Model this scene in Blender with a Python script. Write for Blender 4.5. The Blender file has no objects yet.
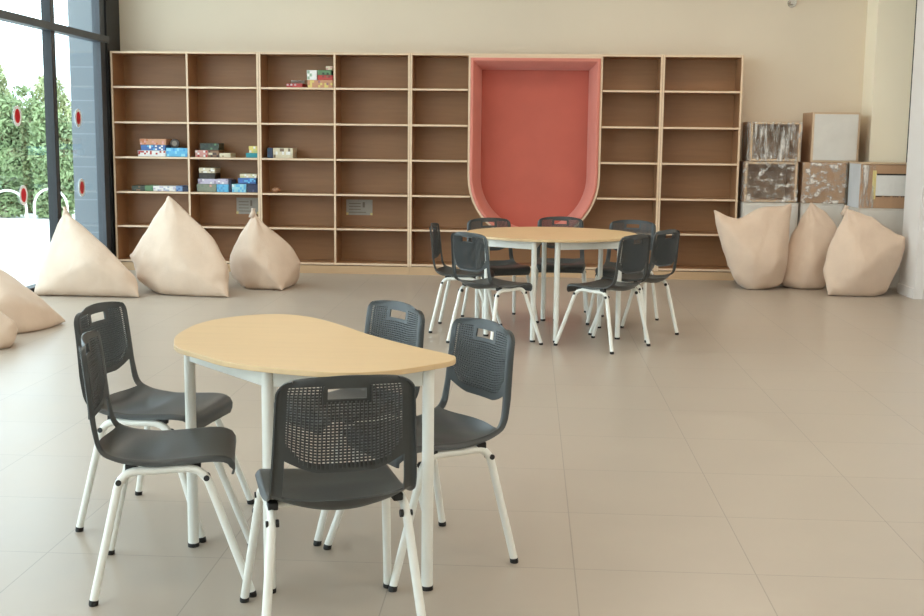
import bpy, bmesh, math, random
from mathutils import Vector, Matrix, noise
random.seed(7)
SC = bpy.context.scene
COL = SC.collection
PI = math.pi

# ------------------------------------------------------------------ helpers
def finish(name, bm, mats, parent=None, smooth=False, angle=40, bevel=0.0, segs=2):
    me = bpy.data.meshes.new(name)
    bmesh.ops.recalc_face_normals(bm, faces=bm.faces)
    bm.to_mesh(me); bm.free()
    if not isinstance(mats, (list, tuple)): mats = [mats]
    for m in mats: me.materials.append(m)
    if smooth:
        for p in me.polygons: p.use_smooth = True
        me.set_sharp_from_angle(angle=math.radians(angle))
    o = bpy.data.objects.new(name, me); COL.objects.link(o)
    if parent: o.parent = parent
    if bevel > 0:
        b = o.modifiers.new('bevel', 'BEVEL'); b.width = bevel; b.segments = segs; b.limit_method = 'ANGLE'
        b.angle_limit = math.radians(35); b.harden_normals = False
    return o

def thing(name, label, cat, loc=(0, 0, 0), rotz=0, group=None):
    o = bpy.data.objects.new(name, None); COL.objects.link(o)
    o.empty_display_size = 0.1
    o.location = loc; o.rotation_euler = (0, 0, rotz)
    return tag(o, label, cat, group)

def tag(o, label, cat, group=None):
    o['label'] = label; o['category'] = cat
    if group: o['group'] = group
    return o

def struct(o):
    o['kind'] = 'structure'; return o

def box(bm, x0, x1, y0, y1, z0, z1, mi=0):
    vs = [bm.verts.new(p) for p in ((x0,y0,z0),(x1,y0,z0),(x1,y1,z0),(x0,y1,z0),(x0,y0,z1),(x1,y0,z1),(x1,y1,z1),(x0,y1,z1))]
    out = []
    for f in ((3,2,1,0),(4,5,6,7),(0,1,5,4),(1,2,6,5),(2,3,7,6),(3,0,4,7)):
        g = bm.faces.new([vs[i] for i in f]); g.material_index = mi; out.append(g)
    return out          # bottom, top, front(-y), right(+x), back(+y), left(-x)

def tube(bm, pts, r, n=12, cap=True, mi=0):
    pts = [Vector(p) for p in pts]
    rings = []
    up = None
    for i, p in enumerate(pts):
        if i == 0: t = pts[1] - p
        elif i == len(pts) - 1: t = p - pts[i-1]
        else: t = (pts[i+1] - p).normalized() + (p - pts[i-1]).normalized()
        t.normalize()
        if up is None:
            a = Vector((1,0,0)) if abs(t.x) < 0.8 else Vector((0,1,0))
            up = t.cross(a).normalized()
        else:
            up = (up - t * up.dot(t)).normalized()
        s = t.cross(up)
        rr = r[i] if isinstance(r, (list, tuple)) else r
        rings.append([bm.verts.new(p + (up*math.cos(2*PI*k/n) + s*math.sin(2*PI*k/n))*rr) for k in range(n)])
    for a, b in zip(rings, rings[1:]):
        for k in range(n):
            f = bm.faces.new((a[k], a[(k+1)%n], b[(k+1)%n], b[k])); f.material_index = mi
    if cap:
        bm.faces.new(rings[0][::-1]).material_index = mi; bm.faces.new(rings[-1]).material_index = mi

def bend(p0, p1, p2, r, n=6):
    """rounded corner at p1 between p0 and p2"""
    p0, p1, p2 = Vector(p0), Vector(p1), Vector(p2)
    a = p1 + (p0-p1).normalized()*r; b = p1 + (p2-p1).normalized()*r
    return [tuple((1-t)*(1-t)*a + 2*t*(1-t)*p1 + t*t*b) for t in [i/n for i in range(n+1)]]

def prism(bm, outline, z0, z1, mi=0, axis='z'):
    """extrude a closed outline between z0 and z1 (axis z: xy outline; x: yz outline; y: xz outline)"""
    def P(a, b, c):
        return (a, b, c) if axis == 'z' else ((c, a, b) if axis == 'x' else (a, c, b))
    lo = [bm.verts.new(P(a, b, z0)) for a, b in outline]
    hi = [bm.verts.new(P(a, b, z1)) for a, b in outline]
    n = len(outline)
    for i in range(n):
        f = bm.faces.new((lo[i], lo[(i+1)%n], hi[(i+1)%n], hi[i])); f.material_index = mi
    f1 = bm.faces.new(lo[::-1]); f2 = bm.faces.new(hi)
    f1.material_index = f2.material_index = mi
    return f1, f2

def copy_tree(o, parent=None):
    c = o.copy(); COL.objects.link(c)
    if parent: c.parent = parent
    for ch in list(o.children): copy_tree(ch, c)
    return c

# ------------------------------------------------------------------ materials
def srgb(r, g, b):
    f = lambda c: ((c/255)/12.92 if c/255 <= 0.04045 else ((c/255+0.055)/1.055)**2.4)
    return (f(r), f(g), f(b), 1)

class NT:
    def __init__(s, name):
        s.m = bpy.data.materials.new(name); s.m.use_nodes = True
        s.t = s.m.node_tree; s.n = s.t.nodes; s.l = s.t.links
        s.b = s.n['Principled BSDF']; s.out = s.n['Material Output']
    def new(s, typ, **kw):
        n = s.n.new(typ)
        for k, v in kw.items():
            if k.startswith('_'): setattr(n, k[1:], v)
            else: n.inputs[k.replace('__', ' ')].default_value = v
        return n
    def link(s, a, b): s.l.new(a, b)
    def coord(s, scale=(1,1,1), kind='Object', rot=(0,0,0)):
        tc = s.new('ShaderNodeTexCoord'); mp = s.new('ShaderNodeMapping')
        mp.inputs['Scale'].default_value = scale; mp.inputs['Rotation'].default_value = rot
        s.link(tc.outputs[kind], mp.inputs['Vector']); return mp.outputs['Vector']
    def noise(s, vec, scale, detail=3, rough=0.5):
        n = s.new('ShaderNodeTexNoise'); n.inputs['Scale'].default_value = scale
        n.inputs['Detail'].default_value = detail; n.inputs['Roughness'].default_value = rough
        s.link(vec, n.inputs['Vector']); return n.outputs['Fac']
    def ramp(s, fac, stops):
        r = s.new('ShaderNodeValToRGB'); e = r.color_ramp.elements
        while len(e) < len(stops): e.new(0.5)
        for k, (p, c) in zip(e, stops): k.position = p; k.color = c
        s.link(fac, r.inputs['Fac']); return r.outputs['Color']
    def bump(s, h, strength=0.2, dist=0.01):
        b = s.new('ShaderNodeBump'); b.inputs['Strength'].default_value = strength; b.inputs['Distance'].default_value = dist
        s.link(h, b.inputs['Height']); s.link(b.outputs['Normal'], s.b.inputs['Normal'])
    def math(s, op, a, b=None):
        n = s.new('ShaderNodeMath'); n.operation = op
        for i, v in enumerate((a, b)):
            if v is None: continue
            if isinstance(v, (int, float)): n.inputs[i].default_value = v
            else: s.link(v, n.inputs[i])
        return n.outputs[0]
    def mix(s, fac, a, b):
        n = s.new('ShaderNodeMix'); n.data_type = 'RGBA'
        for idx, v in ((0, fac), (6, a), (7, b)):
            if isinstance(v, (int, float, tuple)): n.inputs[idx].default_value = v
            else: s.link(v, n.inputs[idx])
        return n.outputs[2]
    def set(s, **kw):
        for k, v in kw.items():
            i = s.b.inputs[k.replace('__', ' ')]
            if hasattr(v, 'is_linked'): s.link(v, i)
            else: i.default_value = v
        return s

def mulc(c, k): return (min(c[0]*k, 1), min(c[1]*k, 1), min(c[2]*k, 1), 1)

def plain(name, col, rough=0.5, var=0.06, scale=20, bump=0.0, metallic=0.0, spec=0.5):
    t = NT(name); v = t.coord()
    n = t.noise(v, scale, 3)
    t.set(Base__Color=t.ramp(n, [(0.3, mulc(col, 1-var)), (0.7, mulc(col, 1+var))]), Roughness=rough, Metallic=metallic)
    t.b.inputs['Specular IOR Level'].default_value = spec
    if bump: t.bump(n, bump, 0.004)
    return t.m

def wood(name, col, var=0.16, axis='x', rough=0.45, grain=1.0):
    t = NT(name)
    sc = {'x': (1.2, 14, 14), 'z': (14, 14, 1.2)}[axis]
    v = t.coord(sc)
    n = t.noise(v, 2.2*grain, 6, 0.6)
    v2 = t.coord(tuple(3*k for k in sc)); n2 = t.noise(v2, 6*grain, 3, 0.5)
    c = t.ramp(n, [(0.25, mulc(col, 1-var)), (0.5, col), (0.75, mulc(col, 1+var))])
    t.set(Base__Color=t.mix(t.math('MULTIPLY', n2, 0.3), c, mulc(col, 1-1.2*var)), Roughness=rough)
    t.bump(n2, 0.06, 0.002)
    return t.m

M = {}
M['laminate'] = wood('laminate', srgb(164, 120, 82), 0.10, 'x')
M['laminate_back'] = wood('laminate_back', srgb(160, 116, 77), 0.10, 'x')
M['laminate_edge'] = wood('laminate_edge', srgb(222, 196, 166), 0.06, 'x')
M['plinth'] = wood('plinth', srgb(196, 164, 128), 0.06, 'x')
M['table_top'] = wood('table_top', srgb(208, 178, 134), 0.05, 'x', 0.38)
M['table_edge'] = plain('table_edge', srgb(216, 186, 142), 0.4)
M['white_steel'] = plain('white_steel', srgb(234, 234, 226), 0.32, 0.02)
M['chair_plastic'] = plain('chair_plastic', srgb(60, 63, 63), 0.40, 0.05, 60, 0.05)
M['rubber'] = plain('rubber', srgb(30, 30, 30), 0.6)
M['bag_canvas'] = None
M['coral'] = None
M['frame_dark'] = plain('frame_dark', srgb(62, 66, 72), 0.4, 0.04)
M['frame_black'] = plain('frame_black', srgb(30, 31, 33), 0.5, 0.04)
M['white_panel'] = plain('white_panel', srgb(214, 210, 202), 0.5, 0.05, 6, 0.1)
M['white_wrap'] = plain('white_wrap', srgb(206, 200, 190), 0.45, 0.08, 9, 0.25)
M['blue_foam'] = plain('blue_foam', srgb(206, 208, 210), 0.5, 0.05, 6, 0.1)
M['cardboard'] = wood('cardboard', srgb(182, 146, 114), 0.08, 'z', 0.65)
M['pale_ply'] = wood('pale_ply', srgb(206, 180, 150), 0.06, 'x', 0.5)
M['dark_inside'] = plain('dark_inside', srgb(186, 162, 138), 0.6, 0.25, 7)
M['paper'] = plain('paper', srgb(226, 226, 222), 0.6, 0.03)
M['tape'] = plain('tape', srgb(226, 210, 140), 0.4, 0.05)
M['ink'] = plain('ink', srgb(40, 36, 34), 0.6)
M['chrome'] = plain('chrome', srgb(205, 200, 190), 0.25, 0.02, metallic=0.9)
M['red_sticker'] = plain('red_sticker', srgb(205, 28, 40), 0.45, 0.02)
M['white_sticker'] = plain('white_sticker', srgb(245, 245, 245), 0.45, 0.02)

def wall_mat(name, col):
    t = NT(name); v = t.coord()
    n = t.noise(v, 0.8, 3); n2 = t.noise(v, 90, 2)
    t.set(Base__Color=t.ramp(n, [(0.3, mulc(col, 0.97)), (0.7, mulc(col, 1.03))]), Roughness=0.75)
    t.bump(n2, 0.04, 0.002); return t.m
M['wall_cream'] = wall_mat('wall_cream', srgb(224, 210, 188))
M['column_lit_cream'] = wall_mat('column_lit_cream', srgb(250, 240, 216))  # lighter than the wall: the stronger light on the column is in its colour
M['wall_white'] = wall_mat('wall_white', srgb(226, 222, 218))
M['ceiling'] = wall_mat('ceiling_paint', srgb(235, 232, 226))

def canvas():
    t = NT('bag_canvas'); v = t.coord()
    n = t.noise(v, 5, 4); n2 = t.noise(t.coord((1, 1, 1)), 14, 5, 0.65)
    n3 = t.noise(t.coord((1, 1, 0.25)), 9, 4, 0.6)
    col = srgb(212, 189, 168)
    t.set(Base__Color=t.ramp(n, [(0.3, mulc(col, 0.95)), (0.7, mulc(col, 1.04))]), Roughness=0.8)
    t.b.inputs['Sheen Weight'].default_value = 0.15
    t.bump(t.math('ADD', t.math('MULTIPLY', n2, 0.5), n3), 0.35, 0.02); return t.m
M['bag_canvas'] = canvas()

def coral(name, col):
    t = NT(name); v = t.coord()
    n = t.noise(v, 3, 3); n2 = t.noise(v, 240, 2)
    t.set(Base__Color=t.ramp(n, [(0.3, mulc(col, 0.95)), (0.7, mulc(col, 1.05))]), Roughness=0.8)
    t.b.inputs['Sheen Weight'].default_value = 0.2
    t.bump(n2, 0.08, 0.002); return t.m
M['coral'] = coral('coral_fabric', srgb(188, 96, 80))
M['coral_lit_rim'] = coral('coral_lit_rim_fabric', srgb(210, 128, 112))  # same coral, paler: light on the outward-facing rim put into the colour

def tiles():
    t = NT('floor_tile')
    geo = t.new('ShaderNodeNewGeometry'); sx = t.new('ShaderNodeSeparateXYZ')
    t.link(geo.outputs['Position'], sx.inputs[0])
    def cell(o, off):
        a = t.math('DIVIDE', t.math('SUBTRACT', o, off), 0.6)
        fl = t.math('FLOOR', a); fr = t.math('SUBTRACT', a, fl)
        d = t.math('MINIMUM', fr, t.math('SUBTRACT', 1.0, fr))
        return fl, d
    fx, dx = cell(sx.outputs[0], 0.1755); fy, dy = cell(sx.outputs[1], 3.7584)
    d = t.math('MINIMUM', dx, dy)
    line = t.math('LESS_THAN', d, 0.0032)
    cb = t.new('ShaderNodeCombineXYZ'); t.link(fx, cb.inputs[0]); t.link(fy, cb.inputs[1])
    wn = t.new('ShaderNodeTexWhiteNoise'); wn.noise_dimensions = '2D'; t.link(cb.outputs[0], wn.inputs['Vector'])
    cl = t.noise(geo.outputs['Position'], 2.5, 5, 0.6)
    cl2 = t.noise(geo.outputs['Position'], 40, 4, 0.6)
    base = srgb(172, 160, 146)
    c = t.ramp(cl, [(0.3, mulc(base, 0.95)), (0.7, mulc(base, 1.05))])
    c = t.mix(t.math('MULTIPLY', cl2, 0.12), c, mulc(base, 0.8))
    c = t.mix(t.math('MULTIPLY', wn.outputs['Value'], 0.10), c, mulc(base, 1.25))
    c = t.mix(t.math('MULTIPLY', line, t.math('ADD', 0.25, t.math('MULTIPLY', cl2, 0.6))), c, mulc(base, 0.45))
    t.set(Base__Color=c, Roughness=t.math('ADD', 0.26, t.math('MULTIPLY', cl, 0.14)))
    t.b.inputs['Specular IOR Level'].default_value = 0.5
    h = t.math('SUBTRACT', t.math('MULTIPLY', cl2, 0.15), line)
    t.bump(h, 0.12, 0.002)
    return t.m
M['floor'] = tiles()

def glass():
    t = NT('window_glass')
    tr = t.new('ShaderNodeBsdfTransparent'); tr.inputs['Color'].default_value = (0.93, 0.97, 0.96, 1)
    gl = t.new('ShaderNodeBsdfGlossy'); gl.inputs['Roughness'].default_value = 0.02
    lw = t.new('ShaderNodeLayerWeight'); lw.inputs['Blend'].default_value = 0.5
    fr = t.new('ShaderNodeMath'); fr.operation = 'ADD'; fr.inputs[0].default_value = 0.04
    t.link(t.math('MULTIPLY', t.math('POWER', lw.outputs['Facing'], 5.0), 0.55), fr.inputs[1])
    mx = t.new('ShaderNodeMixShader')
    t.link(fr.outputs[0], mx.inputs[0]); t.link(tr.outputs[0], mx.inputs[1]); t.link(gl.outputs[0], mx.inputs[2])
    t.link(mx.outputs[0], t.out.inputs['Surface']); return t.m
M['glass'] = glass()

def film(name, scale, dens=0.42):
    """crinkled transparent stretch film"""
    t = NT(name)
    v = t.coord(scale)
    n = t.noise(v, 3.0, 5, 0.65)
    tr = t.new('ShaderNodeBsdfTransparent'); tr.inputs['Color'].default_value = (0.93, 0.93, 0.92, 1)
    gl = t.new('ShaderNodeBsdfPrincipled'); gl.inputs['Base Color'].default_value = (0.80, 0.77, 0.72, 1); gl.inputs['Roughness'].default_value = 0.22
    b = t.new('ShaderNodeBump'); b.inputs['Strength'].default_value = 1.0; b.inputs['Distance'].default_value = 0.03
    t.link(n, b.inputs['Height']); t.link(b.outputs[0], gl.inputs['Normal'])
    fac = t.ramp(n, [(0.42, (0.05, 0.05, 0.05, 1)), (0.53, (dens, dens, dens, 1)), (0.63, (0.85, 0.85, 0.85, 1))])  # pale, nearly opaque streaks paint the film's highlights and haze
    mx = t.new('ShaderNodeMixShader'); t.link(fac, mx.inputs[0])
    t.link(tr.outputs[0], mx.inputs[1]); t.link(gl.outputs[0], mx.inputs[2])
    t.link(mx.outputs[0], t.out.inputs['Surface']); return t.m
M['film_glint'] = film('film_glint', (9, 9, 1.2), 0.35)
M['film_crumple'] = film('film_crumple', (4, 4, 5), 0.2)

def outside_wall():
    t = NT('cladding'); 
    geo = t.new('ShaderNodeNewGeometry'); sx = t.new('ShaderNodeSeparateXYZ'); t.link(geo.outputs['Position'], sx.inputs[0])
    a = t.math('FRACT', t.math('DIVIDE', sx.outputs[2], 0.36))
    line = t.math('LESS_THAN', a, 0.03)
    c = t.mix(line, srgb(112, 120, 126), srgb(140, 146, 150))
    t.set(Base__Color=c, Roughness=0.4); return t.m
M['cladding'] = outside_wall()
M['paving'] = plain('paving', srgb(225, 226, 224), 0.7, 0.03, 3)
def leafm(name, c):
    t = NT(name); v = t.coord(); n = t.noise(v, 3, 3)
    t.set(Base__Color=t.ramp(n, [(0.3, mulc(c, 0.7)), (0.7, mulc(c, 1.3))]), Roughness=0.6); return t.m
M['leaf_a'] = leafm('leaf_green', srgb(138, 156, 112))
M['leaf_b'] = leafm('leaf_olive', srgb(168, 176, 132))
M['bark'] = plain('bark', srgb(96, 82, 66), 0.9, 0.2, 12)

# ------------------------------------------------------------------ room shell
XL, XR = -4.45, 3.60
YB, YF = 12.64, -3.0
ZC = 3.7
def slab(name, x0, x1, y0, y1, z0, z1, m):
    bm = bmesh.new(); box(bm, x0, x1, y0, y1, z0, z1); return struct(finish(name, bm, m))
slab('floor', XL-0.14, 4.4, YF, YB+0.2, -0.12, 0, M['floor'])
slab('ceiling', XL-0.14, 4.4, YF, YB+0.2, ZC, ZC+0.15, M['ceiling'])
slab('wall_back', XL-0.14, 4.4, YB, YB+0.2, 0, ZC, M['wall_cream'])
slab('wall_front', XL-0.14, 4.4, YF-0.2, YF, 0, ZC, M['wall_white'])
# right wall: plain wall with a thin facing that is cut by an arched recess
bm = bmesh.new()
box(bm, XR+0.09, 4.4, YF, 11.47, 0, ZC)
out = [(11.47, 0), (11.47, ZC), (YF, ZC), (YF, 1.75), (9.9, 1.75)]
for k in range(1, 13):
    a = PI/2*k/12
    out.append((9.9 + 1.1*math.sin(a), 0.75 + 1.0*math.cos(a)))
out.append((11.0, 0.0))
prism(bm, out, XR, XR+0.09, axis='x')
struct(finish('wall_right', bm, M['wall_white']))
bm = bmesh.new(); box(bm, XR-0.014, XR-0.001, 11.0, 11.47, 0.0, 0.10); box(bm, XR+0.076, XR+0.089, 4.0, 10.99, 0, 0.10); box(bm, XR-0.014, XR+0.3, 11.471, 11.484, 0, 0.10)
struct(finish('baseboard_right', bm, M['wall_white'], bevel=0.004))
# column right of the boxes; a black strip stands in for the dark gap beside it
slab('wall_column', 3.465, 3.835, 12.25, YB, 0, ZC, M['column_lit_cream'])
slab('gap_strip_1', 3.838, 3.90, 12.27, YB, 0, ZC, M['frame_black'])
slab('wall_alcove', 3.902, 4.4, 12.25, YB, 0, ZC, M['wall_white'])
slab('wall_alcove_right', 4.38, 4.4, 11.47, 12.25, 0, ZC, M['wall_white'])

# window wall on the left
win = bpy.data.objects.new('window_1', None); COL.objects.link(win); struct(win); win.location = (XL, 0, 0)
WY = [-2.9, -1.0, 0.98, 2.96, 4.94, 6.92, 8.9, 10.88]
for y in WY:
    bm = bmesh.new(); box(bm, -0.085, 0.0, y-0.03, y+0.03, 0.06, ZC)
    finish('mullion', bm, M['frame_dark'], win, bevel=0.003)
    bm = bmesh.new(); box(bm, -0.0855, 0.0005, y+0.031, y+0.045, 0.06, ZC); box(bm, -0.0855, 0.0005, y-0.045, y-0.031, 0.06, ZC)
    finish('gasket', bm, M['frame_black'], win)
bm = bmesh.new(); box(bm, -0.08, 0.03, -3.0, 12.28, 2.385, 2.455); finish('transom', bm, M['frame_dark'], win, bevel=0.003)
bm = bmesh.new(); box(bm, -0.10, 0.0, -3.0, 12.6, 0.0, 0.06); finish('sill_rail', bm, M['frame_black'], win)
bm = bmesh.new(); box(bm, -0.10, 0.02, 12.24, 12.63, 0.0, ZC); finish('jamb', bm, M['frame_black'], win)
bm = bmesh.new(); box(bm, -0.085, 0.0, 12.10, 12.235, 0.06, ZC); finish('jamb_frame', bm, M['frame_dark'], win, bevel=0.003)
edges = WY + [12.17]
for a, b in zip(edges, edges[1:]):
    for z0, z1 in ((0.06, 2.385), (2.455, ZC)):
        bm = bmesh.new(); box(bm, -0.05, -0.042, a+0.03, b-0.03, z0, z1)
        finish('glass_pane', bm, M['glass'], win)

# ------------------------------------------------------------------ outside
slab('ground', -40, XL-0.141, -6, 45, -0.12, -0.02, M['paving'])
slab('wall_outside', -5.02, XL-0.16, 12.7, 13.2, -0.02, 5.0, M['cladding'])

def shrub(label, x, y, rx, ry, z0, z1, n, mat, seed):
    rnd = random.Random(seed)
    t = thing('shrub', label, 'shrub', (x, y, -0.02), 0, None)
    bm = bmesh.new()
    for i in range(n):
        while True:
            p = Vector((rnd.uniform(-1, 1), rnd.uniform(-1, 1), rnd.uniform(-1, 1)))
            if 0.25 < p.length < 1: break
        p = Vector((p.x*rx, p.y*ry, (z0+z1)/2 + p.z*(z1-z0)/2))
        q = p + Vector((noise.noise(p*1.6)*0.16, noise.noise(p*1.6+Vector((5,0,0)))*0.16, noise.noise(p*1.4+Vector((0,9,0)))*0.35))
        q.z = max(q.z, 0.05)
        d = Vector((rnd.gauss(0,1), rnd.gauss(0,1), rnd.gauss(0,1))).normalized()
        s = d.cross(Vector((rnd.gauss(0,1), rnd.gauss(0,1), rnd.gauss(0,1)))).normalized()
        L = rnd.uniform(0.04, 0.085); w = L*0.35
        bm.faces.new([bm.verts.new(v) for v in (q - d*L, q + s*w, q + d*L, q - s*w)])
    finish('foliage', bm, mat, t)
    bm = bmesh.new()
    for k in range(5):
        a = 2*PI*k/5
        tube(bm, [(0.06*math.cos(a), 0.06*math.sin(a), 0), (0.3*rx*math.cos(a), 0.3*ry*math.sin(a), z1*0.4), (0.55*rx*math.cos(a), 0.55*ry*math.sin(a), z1*0.75)], [0.03, 0.02, 0.008], 6)
    finish('stem', bm, M['bark'], t)
    return t
shrub('low green shrub outside at the far left of the window', -9.27, 20.3, 0.42, 0.40, 0.0, 2.2, 9000, M['leaf_a'], 1)
shrub('tall olive shrub outside behind the low green one at far left', -10.62, 22.9, 0.50, 0.40, 0.0, 2.9, 9000, M['leaf_b'], 2)
shrub('low green shrub outside, beside the window mullion', -8.38, 20.3, 0.42, 0.40, 0.0, 2.0, 8000, M['leaf_a'], 3)
shrub('olive shrub outside behind the one beside the mullion', -9.4, 22.9, 0.52, 0.40, 0.0, 2.6, 8000, M['leaf_b'], 4)
shrub('green shrub outside, midway between mullion and frame edge', -9.35, 21.6, 0.60, 0.36, 0.0, 2.3, 7000, M['leaf_a'], 5)

def rack(label, x, y, w):
    bm = bmesh.new()
    pts = [(-w, 0, 0)] + [(-w*math.cos(PI*k/14), 0, 0.45+0.25*math.sin(PI*k/14)) for k in range(15)] + [(w, 0, 0)]
    tube(bm, pts, 0.016, 10)
    o = finish('bike_hoop', bm, M['white_steel'], None, True)
    o.location = (x, y, -0.02); tag(o, label, 'bike rack', None)
rack('white hoop rail outside, left of the window mullion', -7.1, 15.6, 0.26)
rack('white hoop rail outside, right behind the window mullion', -6.75, 16.2, 0.24)

# round red stickers on the glass
for nm, y, z in (('red round sticker high on the left window pane', 10.13, 1.587), ('red round sticker high on the pane by the bookcase', 11.53, 1.597),
                 ('red round sticker low on the left window pane', 10.19, 0.892), ('red round sticker low on the pane by the bookcase', 11.56, 0.907)):
    t = thing('window_sticker', nm, 'sticker', (XL-0.04, y, z), 0, 'red warning stickers on the glass')
    def disc(n_, ry, rz, x0, x1, m):
        bm = bmesh.new(); prism(bm, [(ry*math.cos(2*PI*k/28), rz*math.sin(2*PI*k/28)) for k in range(28)], x0, x1, axis='x'); finish(n_, bm, m, t)
    disc('white_border', 0.085, 0.09, -0.0005, 0.0015, M['white_sticker'])
    disc('red_disc', 0.052, 0.062, 0.0016, 0.003, M['red_sticker'])

# ------------------------------------------------------------------ bookcase
VX = [-4.413, -3.599, -2.841, -2.041, -1.251, -0.625, 0.713, 1.344, 2.158]
SZ = [1.937, 1.569, 1.202, 0.835, 0.473]      # shelf edge centres
ZT, ZB, D0, DEP = 2.307, 0.104, 12.263, 0.36
PT = 0.022                                      # panel thickness
NX, NZ, NR = 0.044, 1.05, 0.669                 # nook centre, springing height and radius
def edge_box(bm, x0, x1, y0, y1, z0, z1):
    """board: pale banding on its front edge"""
    f = box(bm, x0, x1, y0, y1, z0, z1, 0); f[2].material_index = 1
LM = [M['laminate'], M['laminate_edge']]
def panel(name, x0, x1, y0, y1, z0, z1, parent, mats=LM):
    bm = bmesh.new(); edge_box(bm, x0, x1, y0, y1, z0, z1)
    return finish(name, bm, mats, parent, bevel=0.0012, segs=1)

def bookcase(label, i0, i1, mids, has_nook=False):
    x0, x1 = VX[i0], VX[i1]
    cx = (x0+x1)/2
    t = thing('bookcase', label, 'bookcase', (cx, D0, 0), 0, 'bookcases along the back wall')
    X0, X1 = x0-cx+0.0007, x1-cx-0.0007
    panel('side_panel', X0, X0+PT, 0, DEP, 0.085, ZT, t)
    panel('side_panel', X1-PT, X1, 0, DEP, 0.085, ZT, t)
    panel('top_panel', X0+PT, X1-PT, 0.001, DEP, ZT-PT, ZT, t)
    panel('bottom_panel', X0+PT, X1-PT, 0.001, DEP, ZB-PT/2, ZB+PT/2, t)
    panel('plinth', X0, X1, 0.006, DEP-0.02, 0.0, 0.085, t, [M['plinth'], M['plinth']])
    xs = [X0] + [VX[m]-cx for m in mids] + [X1]
    if not has_nook:
        bm = bmesh.new(); box(bm, X0+PT, X1-PT, DEP-0.012, DEP-0.002, ZB, ZT-PT); finish('back_panel', bm, M['laminate_back'], t)
        for m in xs[1:-1]: panel('divider', m-PT/2, m+PT/2, 0.001, DEP-0.012, ZB+PT/2, ZT-PT, t)
        for j, (a, b) in enumerate(zip(xs, xs[1:])):
            l = a + (PT if j == 0 else PT/2); r = b - (PT if j == len(xs)-2 else PT/2)
            for z in SZ: panel('shelf', l, r, 0.002, DEP-0.012, z-0.010, z+0.010, t)
    else:
        # back panel with the room of the nook left out: pieces left, right and below
        n0, n1 = VX[5]-cx, VX[6]-cx
        nx = NX - cx
        def curve_x(z, side):
            if z >= NZ: h = NR
            else:
                d = NZ - z; h = math.sqrt(max(NR*NR-d*d, 0)) if d < NR else 0
            return nx + side*(h+0.024)
        def piece(side, xa):
            zs = [ZB] + [NZ-NR-0.03] + [NZ-NR*math.cos(PI/2*k/14) for k in range(1, 15)] + [ZT-PT]
            bm = bmesh.new()
            prof = [(xa, ZT-PT), (xa, ZB), (nx, ZB), (nx, NZ-NR-0.03)] + [(curve_x(z, side), z) for z in zs[2:]]
            prism(bm, prof, DEP-0.012, DEP-0.002, axis='y'); finish('back_panel', bm, M['laminate_back'], t)
        piece(-1, X0+PT); piece(1, X1-PT)
        for side, a in ((-1, X0+PT), (1, X1-PT)):
            for z in SZ:
                e = curve_x(z+0.011, side) if z < NZ else nx + side*(NR+0.024)
                e2 = curve_x(z-0.01, side) if z < NZ else e
                panel('shelf', min(a, e), max(a, e), 0.002, DEP-0.012, z-0.010, z+0.010, t)
    return t
bookcase('wooden bookcase by the window, leftmost unit holding most of the game boxes', 0, 2, [1])
bookcase('wooden bookcase second from the window, games only in its left bay', 2, 4, [3])
bookcase('wooden bookcase unit framing the coral nook, empty shelves either side', 4, 7, [], True)
bookcase('empty single-bay wooden bookcase at the right end beside the boxes', 7, 8, [])

# coral reading nook: U-shaped padded niche
nk = thing('reading_nook', 'coral red upholstered niche with rounded bottom set into the bookcase', 'reading nook', (NX, D0, 0))
def ushape(R, top, n=24, z0=NZ):
    p = [(-R, top)]
    p += [(-R*math.cos(PI*k/n), z0-R*math.sin(PI*k/n)) for k in range(n+1)]
    p += [(R, top)]
    return p
def loop_between(bm, A, ya, B, yb, mi=0, closed=True):
    va = [bm.verts.new((x, ya, z)) for x, z in A]; vb = [bm.verts.new((x, yb, z)) for x, z in B]
    n = len(A)
    for i in range(n if closed else n-1):
        f = bm.faces.new((va[i], va[(i+1)%n], vb[(i+1)%n], vb[i])); f.material_index = mi
    return va, vb
# thin timber rim
TO, TI = ushape(NR+0.020, ZT-PT-0.001), ushape(NR+0.0, ZT-PT-0.02)
bm = bmesh.new()
loop_between(bm, TO, -0.002, TI, -0.002); loop_between(bm, TI, -0.002, TI, 0.34); loop_between(bm, TI, 0.34, TO, 0.34); loop_between(bm, TO, 0.34, TO, -0.002)
finish('timber_rim', bm, M['laminate_edge'], nk, True, 50)
# padded lining: rolls in from the rim towards the back
prof = [(0.0, -0.001, 0.02), (0.006, -0.014, 0.026), (0.016, -0.020, 0.036), (0.030, -0.016, 0.052), (0.060, 0.06, 0.085), (0.098, 0.22, 0.118), (0.105, 0.30, 0.125)]
bm = bmesh.new(); prev = None
for (dr, y, dt) in prof:
    U = ushape(NR-0.001-dr, ZT-PT-dt, 28)
    cur = [bm.verts.new((x, y, z)) for x, z in U]
    if prev:
        n = len(cur)
        for i in range(n): bm.faces.new((prev[i], prev[(i+1)%n], cur[(i+1)%n], cur[i]))
    prev = cur
# outer return so that the pad has thickness
U = ushape(NR-0.001, ZT-PT-0.02, 28); ob = [bm.verts.new((x, 0.30, z)) for x, z in U]
n = len(ob)
for i in range(n): bm.faces.new((prev[i], prev[(i+1)%n], ob[(i+1)%n], ob[i]))
finish('padded_lining', bm, M['coral_lit_rim'], nk, True, 50)
bm = bmesh.new()
prism(bm, ushape(NR-0.09, ZT-PT-0.115, 28), 0.301, 0.335, axis='y')
finish('back_pad', bm, M['coral'], nk)

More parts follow.
